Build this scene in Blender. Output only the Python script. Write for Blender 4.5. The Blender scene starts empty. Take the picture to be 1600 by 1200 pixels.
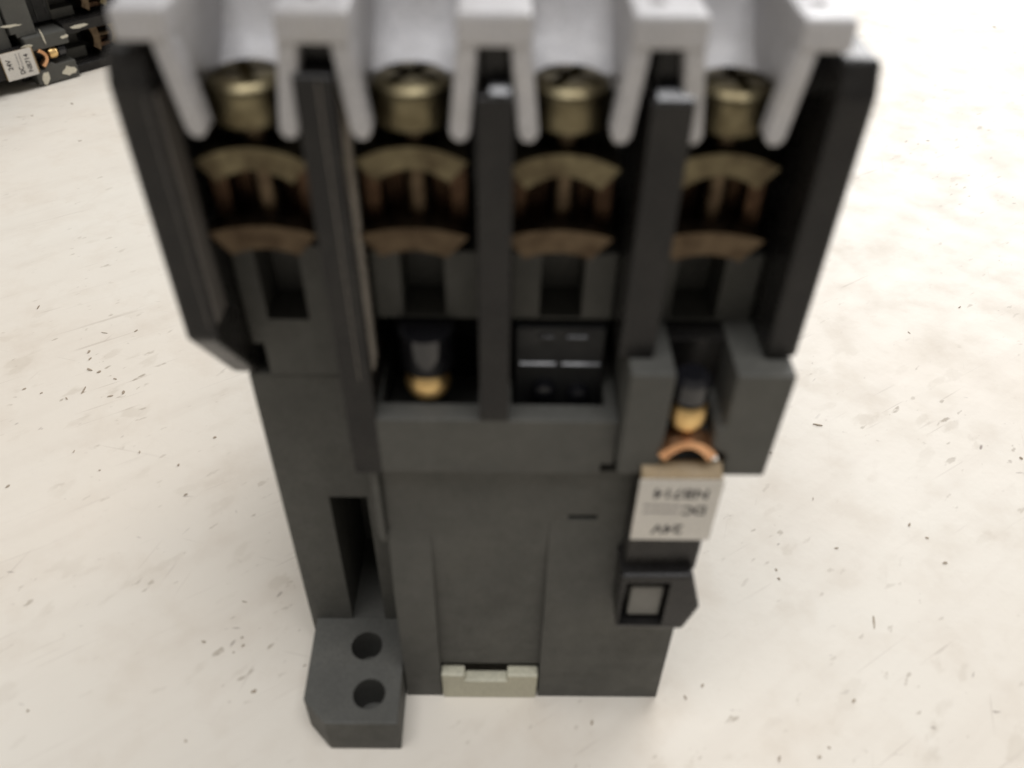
import bpy, bmesh, math, random
from mathutils import Vector, Matrix
random.seed(7)
S = 0.001                                   # every length below is in millimetres
scene = bpy.context.scene
COL = scene.collection

# ------------------------------------------------------------------ camera
cam = bpy.data.cameras.new('camera')
camo = bpy.data.objects.new('camera', cam); COL.objects.link(camo); scene.camera = camo
F, CX, CY = 1300.0, 800.0, 600.0            # focal length and centre in photo pixels
down = Vector((768 - CX, 2050 - CY, F)).normalized()      # plumb direction, camera axes x right, y down, z forward
up = -down
ax = Vector((1, 0, 0)); ax = (ax - up * ax.dot(up)).normalized()
ay = up.cross(ax)
RW = Matrix((ax, ay, up))                   # camera axes -> world axes
r0 = RW @ Vector(((827 - CX) / F, (1087.5 - CY) / F, 1.0))
cpos = -r0 * 107.0 * S
right = RW @ Vector((1, 0, 0)); upv = RW @ Vector((0, -1, 0)); back = RW @ Vector((0, 0, -1))
m = Matrix((right, upv, back)).transposed().to_4x4(); m.translation = cpos
camo.matrix_world = m
cam.sensor_width = 36; cam.lens = 36 * F / 1600
cam.clip_start = 0.002; cam.clip_end = 50
cam.dof.use_dof = True; cam.dof.focus_distance = 0.165; cam.dof.aperture_fstop = cam.lens / 1.3
cam.dof.aperture_blades = 0

# ------------------------------------------------------------------ light of the room
w = bpy.data.worlds.new('World'); scene.world = w; w.use_nodes = True
bg = w.node_tree.nodes['Background']
bg.inputs['Color'].default_value = (1.0, 0.95, 0.87, 1); bg.inputs['Strength'].default_value = 0.26
def area(name, loc, target, size, power, col):
    l = bpy.data.lights.new(name, 'AREA'); l.shape = 'RECTANGLE'; l.size, l.size_y = size
    l.energy = power; l.color = col
    o = bpy.data.objects.new(name, l); COL.objects.link(o); o.location = loc
    o.rotation_euler = (Vector(target) - Vector(loc)).to_track_quat('-Z', 'Y').to_euler()
    return o
area('window_light', (0.50, 1.05, 0.55), (0.14, 0.22, 0.0), (1.1, 0.7), 14.5, (1.0, 0.99, 0.99))
area('ceiling_light', (0.0, -0.24, 1.4), (0, 0.0, 0), (1.1, 0.5), 14.5, (0.98, 0.98, 1.0))
scene.view_settings.view_transform = 'Standard'; scene.view_settings.look = 'None'
scene.view_settings.exposure = 0.0; scene.view_settings.gamma = 1.0

# ------------------------------------------------------------------ materials
def nt(name):
    mt = bpy.data.materials.new(name); mt.use_nodes = True
    n = mt.node_tree; return mt, n, n.nodes, n.links, n.nodes['Principled BSDF']
def mm_coords(N, L, scale=1000.0, rot=0.0, stretch=(1, 1, 1)):
    g = N.new('ShaderNodeTexCoord'); mp = N.new('ShaderNodeMapping'); mp.vector_type = 'POINT'
    mp.inputs['Scale'].default_value = tuple(scale * s for s in stretch)
    if rot:
        m0 = N.new('ShaderNodeMapping'); m0.inputs['Rotation'].default_value = (0, 0, rot)
        L.new(g.outputs['Object'], m0.inputs['Vector']); L.new(m0.outputs['Vector'], mp.inputs['Vector'])
    else:
        L.new(g.outputs['Object'], mp.inputs['Vector'])
    return mp.outputs['Vector']
def noise(N, L, vec, sc, detail=4, rough=0.55):
    t = N.new('ShaderNodeTexNoise'); t.inputs['Scale'].default_value = sc
    t.inputs['Detail'].default_value = detail; t.inputs['Roughness'].default_value = rough
    L.new(vec, t.inputs['Vector']); return t.outputs['Fac']
def ramp(N, L, fac, stops):
    r = N.new('ShaderNodeValToRGB'); e = r.color_ramp.elements
    while len(e) < len(stops): e.new(0.5)
    for k, (p, c) in enumerate(stops):
        e[k].position = p; e[k].color = (c, c, c, 1) if not isinstance(c, tuple) else c + (1,)
    L.new(fac, r.inputs['Fac']); return r.outputs['Color']
def mix(N, L, fac, a, b, mode='MIX'):
    x = N.new('ShaderNodeMix'); x.data_type = 'RGBA'; x.blend_type = mode
    for sock, v in ((x.inputs[0], fac), (x.inputs[6], a), (x.inputs[7], b)):
        if isinstance(v, (int, float)): sock.default_value = v
        elif isinstance(v, tuple): sock.default_value = v + (1,)
        else: L.new(v, sock)
    return x.outputs[2]
def mul(N, L, a, b):
    x = N.new('ShaderNodeMath'); x.operation = 'MULTIPLY'
    for s, v in ((x.inputs[0], a), (x.inputs[1], b)):
        if isinstance(v, (int, float)): s.default_value = v
        else: L.new(v, s)
    return x.outputs[0]
def plastic(name, col, rough, dust=0.25, dustcol=(0.25, 0.23, 0.19), spec=0.5, bump=0.05):
    mt, n, N, L, B = nt(name)
    v = mm_coords(N, L)
    d = ramp(N, L, noise(N, L, v, 0.16, 6, 0.65), [(0.45, 0.0), (0.8, 1.0)])
    f = ramp(N, L, noise(N, L, v, 2.5, 3), [(0.35, 0.3), (0.7, 1.0)])
    c0 = mix(N, L, mul(N, L, mul(N, L, d, f), dust), col, dustcol)
    grain = ramp(N, L, noise(N, L, v, 4.5, 2, 0.7), [(0.25, 0.74), (0.75, 1.26)])
    cloud = ramp(N, L, noise(N, L, v, 0.07, 4, 0.6), [(0.3, 0.86), (0.7, 1.14)])
    L.new(mix(N, L, 1.0, mix(N, L, 1.0, c0, grain, 'MULTIPLY'), cloud, 'MULTIPLY'), B.inputs['Base Color'])
    rr = ramp(N, L, noise(N, L, v, 0.5, 4), [(0.3, max(0, rough - .08)), (0.7, min(1, rough + .12))])
    L.new(rr, B.inputs['Roughness']); B.inputs['Specular IOR Level'].default_value = spec
    if bump:
        b = N.new('ShaderNodeBump'); b.inputs['Strength'].default_value = bump; b.inputs['Distance'].default_value = 0.0002
        L.new(noise(N, L, v, 6, 3), b.inputs['Height']); L.new(b.outputs['Normal'], B.inputs['Normal'])
    return mt
def metal(name, col, col2, rough):
    mt, n, N, L, B = nt(name)
    v = mm_coords(N, L)
    L.new(mix(N, L, ramp(N, L, noise(N, L, v, 0.55, 5), [(0.35, 0.0), (0.68, 1.0)]), col, col2), B.inputs['Base Color'])
    B.inputs['Metallic'].default_value = 1.0
    L.new(ramp(N, L, noise(N, L, v, 1.3, 4), [(0.3, rough - .1), (0.7, rough + .15)]), B.inputs['Roughness'])
    return mt
M = {}
M['grey'] = plastic('dark_grey_plastic', (0.077, 0.076, 0.068), 0.6, 0.30, (0.17, 0.16, 0.135), spec=0.35)
M['black'] = plastic('black_plastic', (0.014, 0.013, 0.0125), 0.26, 0.10, spec=0.25)
M['gloss'] = plastic('glossy_black_plastic', (0.008, 0.008, 0.010), 0.15, 0.02, spec=0.7, bump=0)
M['white'] = plastic('pale_grey_plastic', (0.44, 0.43, 0.435), 0.4, 0.3, (0.45, 0.40, 0.30))
M['button'] = plastic('mid_grey_plastic', (0.17, 0.165, 0.15), 0.5, 0.2)
M['ivory'] = plastic('ivory_plastic', (0.50, 0.48, 0.37), 0.5, 0.35, (0.3, 0.26, 0.16))
M['tan'] = plastic('tan_plastic', (0.30, 0.22, 0.12), 0.55, 0.2)
M['zinc'] = metal('zinc_passivated_steel', (0.20, 0.172, 0.105), (0.10, 0.08, 0.045), 0.38)
M['tarnish'] = metal('tarnished_clamp_steel', (0.165, 0.14, 0.085), (0.075, 0.058, 0.036), 0.36)
M['brass'] = metal('tarnished_brass', (0.115, 0.085, 0.055), (0.055, 0.038, 0.025), 0.34)
M['copper'] = metal('copper_metal', (0.85, 0.50, 0.28), (0.62, 0.34, 0.18), 0.42)
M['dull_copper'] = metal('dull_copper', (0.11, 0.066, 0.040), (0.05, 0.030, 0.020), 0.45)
M['bright_brass'] = metal('bright_brass', (0.85, 0.60, 0.27), (0.70, 0.46, 0.20), 0.40)
M['paper'] = plastic('label_paper', (0.62, 0.59, 0.54), 0.7, 0.3, (0.45, 0.40, 0.32))
M['ink'] = plastic('printed_ink', (0.06, 0.055, 0.055), 0.7, 0.0, bump=0)
M['faint_ink'] = plastic('worn_ink', (0.25, 0.23, 0.23), 0.7, 0.0, bump=0)
M['sheen'] = plastic('painted_sheen_plastic', (0.36, 0.32, 0.27), 0.6, 0.55, (0.09, 0.08, 0.07))  # pale base colour stands in for the sheen on the second rib
M['faint_sheen'] = plastic('painted_faint_sheen_plastic', (0.13, 0.118, 0.105), 0.55, 0.4, (0.03, 0.028, 0.026))  # lighter base colour stands in for the left wall's weaker sheen
M['flake'] = plastic('flaked_paint', (0.62, 0.58, 0.47), 0.8, 0.3)
M['hole'] = plastic('hole_black', (0.012, 0.012, 0.012), 0.6, 0.0, bump=0)
M['grit'] = plastic('brown_grit', (0.29, 0.235, 0.175), 0.8, 0.6, (0.45, 0.38, 0.29), bump=0)
M['fibre'] = plastic('hair_fibre', (0.12, 0.085, 0.06), 0.6, 0.0, bump=0)

def table_material():
    mt, n, N, L, B = nt('worn_white_paint')
    v = mm_coords(N, L)
    big = noise(N, L, v, 0.012, 4, 0.6)
    col = mix(N, L, ramp(N, L, big, [(0.35, 0.0), (0.7, 1.0)]), (0.71, 0.67, 0.595), (0.67, 0.61, 0.525))
    blot = noise(N, L, v, 0.09, 5, 0.6)
    col = mix(N, L, mul(N, L, ramp(N, L, blot, [(0.50, 0.0), (0.72, 1.0)]), 0.28), col, (0.50, 0.42, 0.33))
    def streak(rot, stretch, sc, det, lo, hi, amt, c):
        nonlocal col
        t = noise(N, L, mm_coords(N, L, 1000, math.radians(rot), stretch), sc, det, 0.55)
        col = mix(N, L, mul(N, L, ramp(N, L, t, [(lo, 0.0), (hi, 1.0)]), amt), col, c)
        return t
    # brushed streaks along a diagonal, broken up by patches
    st = streak(-38, (0.05, 0.4, 1), 0.5, 5, 0.50, 0.78, 0.16, (0.46, 0.39, 0.32))
    patch = ramp(N, L, noise(N, L, v, 0.03, 3, 0.6), [(0.44, 0.12), (0.64, 1.0)])
    def mark(rot, stretch, sc, det, thr, amt, c, wob=0.0):
        nonlocal col
        vec = mm_coords(N, L, 1000, math.radians(rot), stretch)
        if wob:
            wn = N.new('ShaderNodeTexNoise'); wn.inputs['Scale'].default_value = 0.12; L.new(vec, wn.inputs['Vector'])
            va = N.new('ShaderNodeVectorMath'); va.operation = 'MULTIPLY_ADD'; va.inputs[1].default_value = (wob, wob, 0)
            L.new(wn.outputs['Color'], va.inputs[0]); L.new(vec, va.inputs[2]); vec = va.outputs[0]
        t = noise(N, L, vec, sc, det, 0.5)
        f = mul(N, L, mul(N, L, ramp(N, L, t, [(thr, 0.0), (thr + .05, 1.0)]), patch), amt)
        col = mix(N, L, f, col, c)
    # soft smudges, long faint scratches, a few short dark strokes, grit
    mark(-45, (0.5, 1.0, 1), 0.22, 5, 0.60, 0.22, (0.36, 0.30, 0.22))
    mark(-40, (0.6, 1.4, 1), 0.40, 3, 0.66, 0.65, (0.24, 0.19, 0.13))
    mark(-33, (0.05, 1.3, 1), 0.9, 2, 0.67, 0.30, (0.22, 0.16, 0.12), 4)
    mark(14, (0.05, 1.3, 1), 0.9, 2, 0.70, 0.28, (0.22, 0.16, 0.12), 5)
    mark(-72, (0.06, 1.3, 1), 0.9, 2, 0.70, 0.25, (0.22, 0.16, 0.12), 4)
    mark(-55, (0.40, 1.3, 1), 0.60, 2, 0.725, 0.8, (0.16, 0.12, 0.10), 6)
    mark(8, (0.45, 1.3, 1), 0.55, 2, 0.735, 0.8, (0.16, 0.12, 0.10), 6)
    mark(0, (1, 1, 1), 0.6, 2, 0.735, 0.5, (0.18, 0.13, 0.09), 5)
    L.new(col, B.inputs['Base Color'])
    L.new(ramp(N, L, blot, [(0.3, 0.42), (0.7, 0.62)]), B.inputs['Roughness'])
    b = N.new('ShaderNodeBump'); b.inputs['Strength'].default_value = 0.25; b.inputs['Distance'].default_value = 0.0003
    hh = N.new('ShaderNodeMath'); hh.operation = 'ADD'
    L.new(noise(N, L, v, 0.25, 6, 0.6), hh.inputs[0]); L.new(st, hh.inputs[1])
    L.new(hh.outputs[0], b.inputs['Height']); L.new(b.outputs['Normal'], B.inputs['Normal'])
    return mt
M['table'] = table_material()

# ------------------------------------------------------------------ mesh helpers (millimetres)
def emit(name, bm, mat, parent=None, smooth=False):
    bmesh.ops.recalc_face_normals(bm, faces=bm.faces[:])
    me = bpy.data.meshes.new(name)
    for v in bm.verts: v.co *= S
    bm.to_mesh(me); bm.free()
    me.materials.append(M[mat])
    if smooth:
        for p in me.polygons: p.use_smooth = True
        try: me.set_sharp_from_angle(angle=math.radians(40))
        except Exception: pass
    o = bpy.data.objects.new(name, me); COL.objects.link(o)
    if parent: o.parent = parent
    return o
def box(bm, x0, x1, y0, y1, z0, z1, bev=0.3, seg=2):
    vs = [bm.verts.new((x, y, z)) for x in (x0, x1) for y in (y0, y1) for z in (z0, z1)]
    fs = [bm.faces.new([vs[i] for i in q]) for q in ((0, 1, 3, 2), (4, 6, 7, 5), (0, 4, 5, 1), (2, 3, 7, 6), (0, 2, 6, 4), (1, 5, 7, 3))]
    if bev:
        es = list({e for f in fs for e in f.edges})
        bmesh.ops.bevel(bm, geom=es, offset=bev, segments=seg, affect='EDGES', profile=0.6)
def prism(bm, pts, axis, a, b, bev=0.3, seg=2):
    """pts: 2-D outline; axis 0: (y,z) swept in x, 1: (x,z) swept in y, 2: (x,y) swept in z"""
    def P(p, t):
        return (t, p[0], p[1]) if axis == 0 else (p[0], t, p[1]) if axis == 1 else (p[0], p[1], t)
    A = [bm.verts.new(P(p, a)) for p in pts]; Bv = [bm.verts.new(P(p, b)) for p in pts]
    fs = [bm.faces.new(A), bm.faces.new(Bv[::-1])]
    n = len(pts)
    for i in range(n):
        j = (i + 1) % n; fs.append(bm.faces.new((A[i], Bv[i], Bv[j], A[j])))
    bmesh.ops.recalc_face_normals(bm, faces=fs)
    if bev:
        es = list({e for f in fs for e in f.edges})
        bmesh.ops.bevel(bm, geom=es, offset=bev, segments=seg, affect='EDGES', profile=0.6)
def lathe(bm, prof, c, axis=2, n=32):
    """prof: (radius, height) pairs from one end to the other, round an axis through c"""
    rings = []
    for r, h in prof:
        ring = []
        for k in range(n):
            t = 2 * math.pi * k / n; p, q = r * math.cos(t), r * math.sin(t)
            co = (c[0] + p, c[1] + q, c[2] + h) if axis == 2 else (c[0] + p, c[1] + h, c[2] + q)
            ring.append(bm.verts.new(co))
        rings.append(ring)
    for a, b in zip(rings, rings[1:]):
        for k in range(n):
            bm.faces.new((a[k], a[(k + 1) % n], b[(k + 1) % n], b[k]))
    bm.faces.new(rings[0][::-1]); bm.faces.new(rings[-1])
def arch(bm, xc, half, y0, y1, ztop, rise, thick, n=14, legs=0.0):
    """saddle: a strip bowed upwards across x, with optional straight legs at both sides"""
    outer, inner = [], []
    for k in range(n + 1):
        t = -1 + 2 * k / n
        outer.append((xc + half * t, ztop - rise * t * t))
        inner.append((xc + (half - thick * .8) * t, ztop - thick - (rise - .1) * t * t))
    if legs:
        outer = [(outer[0][0], outer[0][1] - legs)] + outer + [(outer[-1][0], outer[-1][1] - legs)]
        inner = [(inner[0][0], inner[0][1] - legs + thick * .6)] + inner + [(inner[-1][0], inner[-1][1] - legs + thick * .6)]
    prism(bm, outer + inner[::-1], 1, y0, y1, 0)
def cut(o, cutters):
    """subtract closed meshes (bmesh list) from o and keep the resulting mesh"""
    tmp = []
    for bm in cutters:
        c = emit('cutter', bm, 'hole'); tmp.append(c)
        md = o.modifiers.new('cut', 'BOOLEAN'); md.operation = 'DIFFERENCE'; md.object = c; md.solver = 'EXACT'
    bpy.context.view_layer.update()
    dg = bpy.context.evaluated_depsgraph_get()
    me = bpy.data.meshes.new_from_object(o.evaluated_get(dg))
    o.modifiers.clear(); o.data = me
    for c in tmp: bpy.data.objects.remove(c)
    return o
def B(): return bmesh.new()
def boxpart(name, mat, parent, *dims, bev=0.3, seg=2):
    bm = B(); box(bm, *dims, bev=bev, seg=seg); return emit(name, bm, mat, parent)
def cutbox(*d):
    bm = B(); box(bm, *d, bev=0); return bm
def cutcyl(r, c, h0, h1, axis=2):
    bm = B(); lathe(bm, [(r, h0), (r, h1)], c, axis, 28); return bm

# ------------------------------------------------------------------ the table
bm = B(); box(bm, -1500, 1500, -1100, 1900, -25, 0, bev=2)
tb = emit('table_top', bm, 'table'); tb['kind'] = 'structure'

# ------------------------------------------------------------------ the contactor
XC = -4.65
POLES = (-22.2, -10.6, 0.6, 12.3)
root = bpy.data.objects.new('contactor', None); COL.objects.link(root)
root.empty_display_size = 0.02

# lower housing with its raised pads, clip bay and slit
lower = boxpart('lower_housing', 'grey', root, -15.7, 16.5, 0.95, 62, 0, 42.0, bev=0.45)
cut(lower, [cutbox(-11.15, 1.05, 0, 14, -1, 6.4), cutbox(2.9, 5.9, 0, 3.0, 34.6, 35.3)])
for x0, x1, zt in ((-15.6, -11.2, 32.5), (1.1, 16.3, 34.5)):
    bm = B(); prism(bm, [(0.0, 0.0), (0.05, 21.0), (0.93, zt), (1.2, zt), (1.2, 0.0)], 0, x0, x1, 0)
    emit('raised_pad', bm, 'grey', lower)
side = boxpart('side_housing', 'grey', root, -28.3, -15.75, 7.0, 60, 0, 48.6, bev=0.4)
cut(side, [cutbox(-22.9, -18.7, 6, 20, 6.45, 30.6)])
# vertical corner strip where the lower housing meets the recessed side
bm = B(); prism(bm, [(-15.72, 7.5), (-17.0, 7.5), (-17.0, 2.4), (-16.4, 0.6), (-15.72, 0.3)], 2, 31.3, 42.0, 0.2)
emit('corner_strip', bm, 'grey', lower)

# mounting foot
bm = B(); prism(bm, [(-27.6, 7.4), (-27.3, -4.0), (-24.3, -7.0), (-15.7, -7.0), (-15.9, 7.4)], 2, 0, 6.5, 0.25)
foot = emit('mounting_foot', bm, 'grey', root)
cut(foot, [cutcyl(1.95, (-20.6, 3.1, 0), 0.6, 8), cutcyl(1.95, (-19.5, -3.3, 0), 0.6, 8)])

# ivory rail clip at the foot of the front
bm = B(); prism(bm, [(-11.0, 0), (0.75, 0), (0.9, 5.4), (-2.9, 5.4), (-2.9, 4.1), (-8.2, 4.1), (-8.2, 5.4), (-11.1, 5.4)], 1, -0.25, 1.3, 0.22)
emit('rail_clip', bm, 'ivory', root)

# upper housing: front panel, rear wall, floor of the terminal bays
panel = boxpart('front_panel', 'grey', root, -15.75, 6.5, 0.03, 13, 42.5, 49.4, bev=0.15)
cut(panel, [cutbox(5.3, 6.9, -1, 3.5, 42, 43.9), cutbox(-15.0, -6.1, 2.2, 12, 44, 50), cutbox(-3.1, 5.4, 2.2, 12, 44, 50)])
boxpart('rear_housing', 'black', root, -29.3, 20.1, 12.0, 62, 42.3, 76.0, bev=0.5)
def ribpart(name, x0, x1, z0, zstep, zt, mat='black'):
    bm = B()
    prism(bm, [(0.0, z0), (0.0, zstep - 0.15), (0.2, zstep), (12.2, zstep), (12.2, z0)], 0, x0, x1, 0.12)
    o = emit(name, bm, mat, root)
    bm = B(); box(bm, x0 + .25, x1 - .25, 1.9, 12.0, zstep + .01, zt, bev=0.3); emit('rib_tip', bm, mat, o)
    return o
rib2 = ribpart('partition_rib', -17.75, -15.1, 42.3, 80.2, 81.9)
rib3 = ribpart('partition_rib', -5.9, -3.35, 49.45, 79.0, 81.9)
rib4 = ribpart('partition_rib', 5.7, 8.6, 57.0, 78.8, 81.9)
for rb, x0, x1, z in ((rib3, -5.0, -3.6, 79.0), (rib4, 6.0, 8.5, 78.8)):
    bm = B(); prism(bm, [(0.02, z + .01), (0.02, z + .1), (0.7, z + .6), (1.85, z + .65), (1.85, z + .01)], 0, x0, x1, 0.08)
    emit('rib_shoulder', bm, 'gloss', rb)
# inner edges: the bright sheen is painted on as paler strips
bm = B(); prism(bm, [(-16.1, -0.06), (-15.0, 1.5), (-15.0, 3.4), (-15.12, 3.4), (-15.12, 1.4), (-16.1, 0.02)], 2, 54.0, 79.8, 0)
emit('sheen_edge', bm, 'sheen', rib2)
for x0, x1, zb in ((-29.75, -27.1, True), (17.8, 20.45, False)):
    bm = B()
    if zb: pts = [(0, 58.2), (0, 79.3), (1.0, 81.4), (12.3, 81.4), (12.3, 48.7), (7.0, 48.7)]
    else: pts = [(0, 57.0), (0, 79.3), (1.0, 81.4), (12.3, 81.4), (12.3, 57.0)]
    prism(bm, pts, 0, x0, x1, 0.55, 3)
    sw = emit('side_wall', bm, 'black', root)
    if zb:
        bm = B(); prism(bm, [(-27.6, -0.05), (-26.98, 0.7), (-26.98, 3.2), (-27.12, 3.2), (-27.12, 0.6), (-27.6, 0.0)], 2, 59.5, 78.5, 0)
        emit('sheen_edge', bm, 'faint_sheen', sw)  # lit inner face of the left wall, painted as a lighter strip

# wire guides: the blocks with an entry slot under each terminal
def guide(x0, x1, y0, z0, z1, hx0, hx1, hz0, more=[]):
    o = boxpart('wire_guide', 'grey', root, x0, x1, y0, 12.1, z0, z1, bev=0.3)
    cut(o, [cutbox(hx0, hx1, y0 - 1, y0 + 4.5, hz0, z1 + 1)] + more); return o
guide(-27.05, -17.8, 6.6, 48.75, 63.2, -25.0, -21.3, 55.4, [cutbox(-28, -25.9, 5, 9.5, 48, 52.6)])
guide(-15.05, -5.95, 5.4, 56.6, 63.6, -12.6, -8.9, 57.0)
guide(-3.3, 5.65, 5.4, 56.6, 63.6, -0.8, 2.9, 57.0)
guide(8.65, 17.75, 5.4, 56.6, 63.6, 10.6, 14.6, 57.0)
# glossy stepped contact carrier deep in the third bay, a sunk screw in the second
car = boxpart('contact_carrier', 'hole', root, -2.8, 5.2, 4.6, 11.8, 44.5, 56.3, bev=0.2)
for x0, x1, y, z in ((-2.4, 0.9, 4.25, 52.4), (1.4, 4.9, 4.25, 52.4), (-0.8, 0.6, 4.3, 55.5), (1.7, 3.5, 4.3, 55.5)):
    bm = B(); prism(bm, [(y, z - .1), (y, z), (y + .24, z + .14), (y + .45, z + .15), (y + .45, z - .1)], 0, x0, x1, 0.03)
    emit('carrier_ledge', bm, 'gloss', car)
bm = B(); lathe(bm, [(0.4, -1.1), (0.9, -0.9), (1.1, -0.4), (1.1, 1)], (-0.1, 4.4, 49.4), 1, 20)
emit('carrier_pin', bm, 'gloss', car, True)
bm = B(); lathe(bm, [(0.4, -1.1), (0.9, -0.9), (1.1, -0.4), (1.1, 1)], (3.1, 4.4, 48.9), 1, 20)
emit('carrier_pin', bm, 'gloss', car, True)
bm = B(); lathe(bm, [(0.15, -2.1)] + [(2.1 * math.cos(math.radians(t)), 2.1 * math.sin(math.radians(t))) for t in range(-80, 81, 10)] + [(0.15, 2.1)], (-10.7, 4.0, 50.9), 2, 36)
ss = emit('sunk_screw', bm, 'bright_brass', root, True)
bm = B(); lathe(bm, [(1.2, 0.8), (2.2, 0.9), (2.45, 1.4), (2.45, 5.2)], (-10.7, 4.6, 51.2), 2, 32)
emit('screw_collar', bm, 'gloss', ss, True)

# terminals
for i, xc in enumerate(POLES):
    yc = 5.2; R = 2.95
    bm = B(); lathe(bm, [(R - .1, 75.3), (R, 75.5), (R, 77.6), (R - .12, 78.0), (R - .5, 78.3), (R - 1.0, 78.5), (0.3, 78.6)], (xc, yc, 0), 2, 40)
    sc = emit('terminal_screw', bm, 'zinc', root, True)
    a = math.radians((20, -35, 60, 10)[i])
    cuts = []
    for k in range(2):
        cb = cutbox(-2.3, 2.3, -0.5, 0.5, 77.2, 79.8)
        bmesh.ops.rotate(cb, cent=(0, 0, 0), matrix=Matrix.Rotation(a + k * math.pi / 2, 3, 'Z'), verts=cb.verts)
        bmesh.ops.translate(cb, vec=(xc, yc, 0), verts=cb.verts); cuts.append(cb)
    cut(sc, cuts)
    for p in sc.data.polygons: p.use_smooth = False
    bm = B(); lathe(bm, [(1.15, 66.6), (1.15, 75.2)], (xc, yc, 0), 2, 20)
    emit('screw_shaft', bm, 'brass', sc, True)
    tilt = (0.0, 0.25, -0.15, 0.1)[i]
    bm = B(); arch(bm, xc - .2, 4.15, 2.9 + tilt, 9.6, 73.7 + tilt * .5, 1.15, 1.75)
    cp = emit('clamp_plate', bm, 'tarnish', root, True)
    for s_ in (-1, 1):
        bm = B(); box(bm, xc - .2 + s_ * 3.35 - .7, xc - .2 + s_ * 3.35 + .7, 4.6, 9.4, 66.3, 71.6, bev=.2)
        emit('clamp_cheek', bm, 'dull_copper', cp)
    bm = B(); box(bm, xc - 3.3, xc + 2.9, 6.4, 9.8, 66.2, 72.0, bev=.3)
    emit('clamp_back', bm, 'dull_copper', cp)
    bm = B(); arch(bm, xc - .3, 4.2, 2.3, 9.8, 67.6, 0.7, 2.0)
    emit('terminal_plate', bm, 'brass', root, True)

# pale comb-shaped cover with a fin straddling each rib
bm = B(); prism(bm, [(8.2, 76.2), (8.2, 77.4), (9.4, 78.1), (10.7, 79.3), (11.8, 80.7), (12.6, 82.2), (13.2, 84.2), (13.6, 88.0), (56, 88.0), (56, 76.2)], 0, -28.4, 19.1, 0)
cover = emit('terminal_cover', bm, 'white', root, True)
def fin(xc, half, leg, sides):
    bm = B()
    # roof
    box(bm, xc - half, xc + half, 0.2, 13.3, 82.0, 84.1, bev=0.35)
    for s in sides:
        x_in, x_out = xc + s * (half - 1.35), xc + s * half
        lo_in, lo_out = xc + s * (leg - 1.5), xc + s * (leg - .05)
        # front leg: flares outwards to a rounded end
        pts = [(x_in, 82.2), (lo_in, 76.2), (lo_in + s * .35, 75.6), (lo_out - s * .35, 75.6), (lo_out, 76.2), (x_out - s * .02, 82.2)]
        prism(bm, pts, 1, 0.3, 2.2, 0.3)
        # skirt running back to the cover wall
        prism(bm, [(2.5, 79.3), (2.5, 82.2), (12.8, 82.2), (9.9, 76.5)], 0, min(x_in, x_out - s * .05), max(x_in, x_out - s * .05), 0.15)
    return emit('cover_fin', bm, 'white', cover)
fin(-16.1, 2.35, 3.2, (-1, 1)); fin(-4.7, 2.4, 3.1, (-1, 1)); fin(6.35, 2.4, 3.2, (-1, 1))
fin(-26.75, 1.75, 2.75, (1,)); fin(16.25, 1.7, 2.6, (-1,))
for x, y, wd in ((-16.4, 2.4, 0.9), (5.7, 2.4, 1.0), (16.1, 2.6, 0.9), (-26.4, 2.8, 0.8)):
    bm = B(); box(bm, x - wd / 2, x + wd / 2, y, y + 1.2, 84.1, 84.13, bev=0)
    emit('printed_mark', bm, 'faint_ink', cover)

# coil terminal on the right: two blocks, screw, bowed copper clamp
boxpart('terminal_block', 'grey', root, 6.55, 10.35, -2.0, 12.1, 44.7, 56.8, bev=0.35)
bm = B(); prism(bm, [(16.1, 44.7), (20.0, 44.7), (20.2, 56.8), (15.3, 56.8), (15.3, 51.0), (14.6, 50.4), (14.6, 48.2), (16.1, 47.4)], 1, -2.0, 12.1, 0.3)
emit('terminal_block', bm, 'grey', root)
boxpart('coil_floor', 'black', root, 9.4, 19.6, 3.2, 11.9, 42.3, 56.5, bev=0.2)
bm = B(); lathe(bm, [(0.8, -1.6), (1.4, -1.3), (1.6, -0.7), (1.6, 0.6), (1.3, 1.0)], (12.2, -0.6, 51.7), 2, 28)
cs = emit('coil_screw', bm, 'bright_brass', root, True)
bm = B(); lathe(bm, [(1.3, 1.0), (1.7, 1.3), (1.7, 3.2), (1.2, 3.7)], (12.1, -0.2, 51.9), 2, 28)
emit('screw_collar', bm, 'gloss', cs, True)
bm = B(); arch(bm, 12.5, 2.6, -2.4, -0.2, 49.5, 1.7, 0.85)
emit('coil_clamp', bm, 'copper', root, True)

# label box and its label
bm = B(); prism(bm, [(-3.0, 36.6), (-3.0, 45.4), (-1.7, 46.2), (-1.4, 46.2), (-2.2, 45.0), (-2.2, 36.6)], 0, 8.7, 16.0, 0.1)
emit('label_box', bm, 'tan', root)
lab = boxpart('label', 'paper', root, 8.55, 16.15, -3.12, -3.02, 36.7, 45.3, bev=0)
def lettering(txt, size, cx, cz, off=0.0, sx=1.0):
    cu = bpy.data.curves.new('t', 'FONT'); cu.body = txt; cu.size = size; cu.align_x = 'CENTER'; cu.align_y = 'CENTER'; cu.offset = off
    to = bpy.data.objects.new('t', cu); COL.objects.link(to)
    bpy.context.view_layer.update()
    me0 = bpy.data.meshes.new_from_object(to.evaluated_get(bpy.context.evaluated_depsgraph_get()))
    bpy.data.objects.remove(to)
    bm = B(); bm.from_mesh(me0)
    for v in bm.verts:
        v.co = Vector((cx - v.co.x * sx, -3.14, cz - v.co.y))
    o = emit('lettering', bm, 'ink', lab); return o
lettering('24V', 1.85, 11.9, 38.4, 0.05)
lettering('DC', 1.75, 14.0, 41.2, 0.06, 0.9)
lettering('NB714', 1.8, 12.5, 43.5, 0.045)
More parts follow.
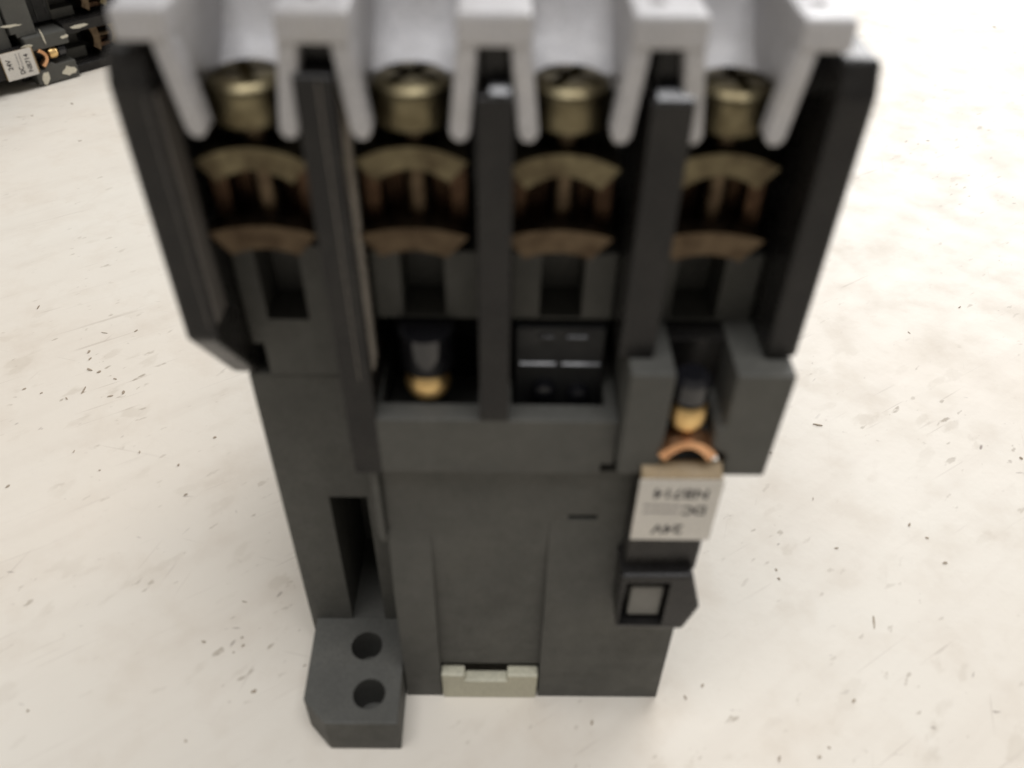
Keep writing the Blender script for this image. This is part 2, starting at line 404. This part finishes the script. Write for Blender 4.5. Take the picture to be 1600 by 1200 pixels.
for z in (40.85, 41.75):
    bm = B(); x = 9.3
    while x < 12.6:
        wd = random.uniform(.25, .6); box(bm, x, min(x + wd, 12.7), -3.145, -3.14, z - .14, z + .14, bev=0); x += wd + .12
    emit('small_print', bm, 'faint_ink', lab)
# coil housing under the label and the hooded latch
boxpart('coil_housing', 'black', root, 8.7, 16.0, -2.15, 1.0, 30.5, 44.0, bev=0.3)
bm = B(); prism(bm, [(8.6, 21.6), (8.3, 31.0), (15.6, 31.2), (17.1, 25.6), (15.9, 21.4)], 1, -3.4, 1.2, 0.4)
latch = emit('latch', bm, 'black', root)
cut(latch, [cutbox(8.85, 13.5, -5, -1.5, 22.2, 30.0)])
boxpart('latch_button', 'button', latch, 9.75, 13.2, -2.6, -1.3, 22.9, 28.0, bev=0.25)

root['label'] = 'upright black contactor with pale comb cover and four screw terminals, filling the photo'
root['category'] = 'contactor'; root['group'] = 'contactors on the table'

# ------------------------------------------------------------------ a second contactor lying on its side behind
def copy_tree(o, parent=None):
    c = o.copy(); COL.objects.link(c)
    if parent: c.parent = parent
    for ch in list(o.children): copy_tree(ch, c)
    return c
second = copy_tree(root)
p0 = Vector((-141.5, 188.8, 0)); p1 = p0 + Vector((0.69, 0.724, 0))
zd = (p1 - p0).normalized(); xd = Vector((0, 0, -1)); yd = zd.cross(xd)
R3 = Matrix((xd, yd, zd)).transposed()
mt4 = R3.to_4x4(); mt4.translation = (p0 - R3 @ Vector((20.45, -2.0, 44.7))) * S
second.matrix_world = mt4
second['label'] = 'distant black contactor lying on its side, half out of the top left corner'
second['category'] = 'contactor'; second['group'] = 'contactors on the table'
# paint flakes stuck to it
def flake(cx, cy, cz, ln, wd, ang):
    pts = []
    n = 11
    for k in range(n):
        t = 2 * math.pi * k / n; r = random.uniform(.55, 1.0)
        a, b = ln / 2 * r * math.cos(t), wd / 2 * r * math.sin(t)
        pts.append((cx + a * math.cos(ang) - b * math.sin(ang), cz + a * math.sin(ang) + b * math.cos(ang)))
    bm = B(); prism(bm, pts, 1, cy - .12, cy, 0); emit('paint_flake', bm, 'flake', second)
for f in ((8.5, -2.02, 45.2, 4.5, 0.9, 1.5), (8.4, -2.02, 56.0, 3.4, 1.3, 1.6), (7.0, -2.02, 50.0, 5.5, 0.6, 0.1), (18.0, -2.02, 54.0, 5.0, 3.4, 1.5),
          (18.2, -2.02, 47.0, 2.6, 4.4, 1.2), (3.0, 0.1, 43.5, 7, 0.9, 1.5), (-2.0, 0.18, 45.0, 3, 1.2, 0.6), (7.2, -0.02, 61.5, 1.2, 7, 0.05)):
    flake(*f)

# ------------------------------------------------------------------ crumbs and lint lying on the table
GRIT = [(-79.7, 62.5, 2.03, 0.7, 2.72), (-77.8, 62.0, 1.07, 0.82, 0.63), (-74.2, 60.1, 1.4, 0.7, 2.56), (-78.7, 57.1, 3.33, 0.57, 1.6), (-80.8, 54.7, 1.22, 0.45, 2.34), (-81.8, 67.6, 1.47, 0.6, 1.58), (-80.8, 65.6, 1.09, 0.48, 1.31), (-80.9, 73.4, 1.78, 0.31, 2.91), (-75.1, 74.2, 1.13, 0.5, 0.95), (-71.5, 56.6, 1.54, 0.68, 1.79), (-73.5, 55.5, 1.26, 0.45, 0.3), (-63.8, 42.0, 0.82, 0.32, 1.64), (-56.6, 39.2, 0.63, 0.52, 1.05), (-68.9, 37.9, 0.51, 0.41, 0.01), (-74.6, 42.0, 0.8, 0.21, 1.36), (-52.4, 45.6, 0.85, 0.76, 0.81), (-53.6, 33.0, 0.95, 0.5, 0.78), (-82.0, 34.3, 1.09, 0.51, 1.02), (-89.3, 57.1, 0.95, 0.57, 0.95), (-85.8, 56.1, 0.81, 0.34, 0.63), (-43.7, 7.3, 0.81, 0.34, 2.97), (-38.3, 6.8, 0.88, 0.43, 0.88), (-39.3, 5.8, 0.42, 0.34, 0.01), (-38.7, 8.0, 0.43, 0.35, 0.01), (-35.4, 0.3, 1.06, 0.66, 0.52), (-63.0, -2.5, 0.59, 0.48, 1.45), (-39.7, 13.6, 1.22, 0.22, 2.96), (-42.2, -6.2, 0.58, 0.47, 1.85), (51.1, 50.3, 2.02, 0.45, 2.9), (41.3, 43.5, 0.63, 0.32, 2.38), (46.7, 23.9, 0.94, 0.48, 0.21), (61.2, 26.0, 0.79, 0.49, 0.01), (36.6, 19.9, 0.8, 0.47, 1.81), (83.3, 42.9, 0.95, 0.65, 2.27), (62.1, 21.4, 1.05, 0.57, 0.2), (59.3, 28.5, 0.85, 0.5, 0.89), (45.7, 33.5, 0.83, 0.2, 1.31), (48.2, 11.3, 2.94, 0.45, 1.33), (36.6, 18.3, 0.7, 0.47, 2.47), (22.6, 1.6, 0.76, 0.5, 0.95), (20.1, 0.0, 0.89, 0.41, 1.95), (30.4, -7.8, 0.92, 0.39, 1.18), (36.9, -6.4, 0.56, 0.47, 0.01), (35.4, -7.6, 0.63, 0.47, 0.01), (41.8, -0.3, 1.0, 0.58, 0.86), (7.8, -3.5, 0.94, 0.48, 1.17), (-29.5, 4.0, 0.8, 0.25, 0.41), (-142.2, 212.4, 1.78, 0.61, 1.03), (-135.9, 169.5, 1.05, 0.71, 0.04), (-128.1, 177.9, 2.21, 0.73, 2.3), (-116.9, 154.7, 1.17, 0.68, 0.03), (171.1, 255.6, 2.67, 1.15, 1.75), (112.4, 162.6, 1.08, 0.71, 0.03), (90.2, 85.5, 1.18, 0.4, 0.62), (76.5, 76.7, 0.84, 0.32, 1.95), (-97.0, 81.4, 1.86, 0.38, 1.65)]
bm = B()
for x, y, ln, wd, ang in GRIT:
    n = 9; pts = []
    for k in range(n):
        t = 2 * math.pi * k / n; q = random.uniform(.5, 1.0)
        a, b = ln / 2 * q * math.cos(t) * .9, wd / 2 * q * math.sin(t) * .8
        pts.append((x + a * math.cos(ang) - b * math.sin(ang), y + a * math.sin(ang) + b * math.cos(ang)))
    prism(bm, pts, 2, 0.004, random.uniform(.05, .16), 0)
gr = emit('grit', bm, 'grit')
gr['kind'] = 'stuff'; gr['label'] = 'brown crumbs and lint scattered on the pale table'; gr['category'] = 'grit'
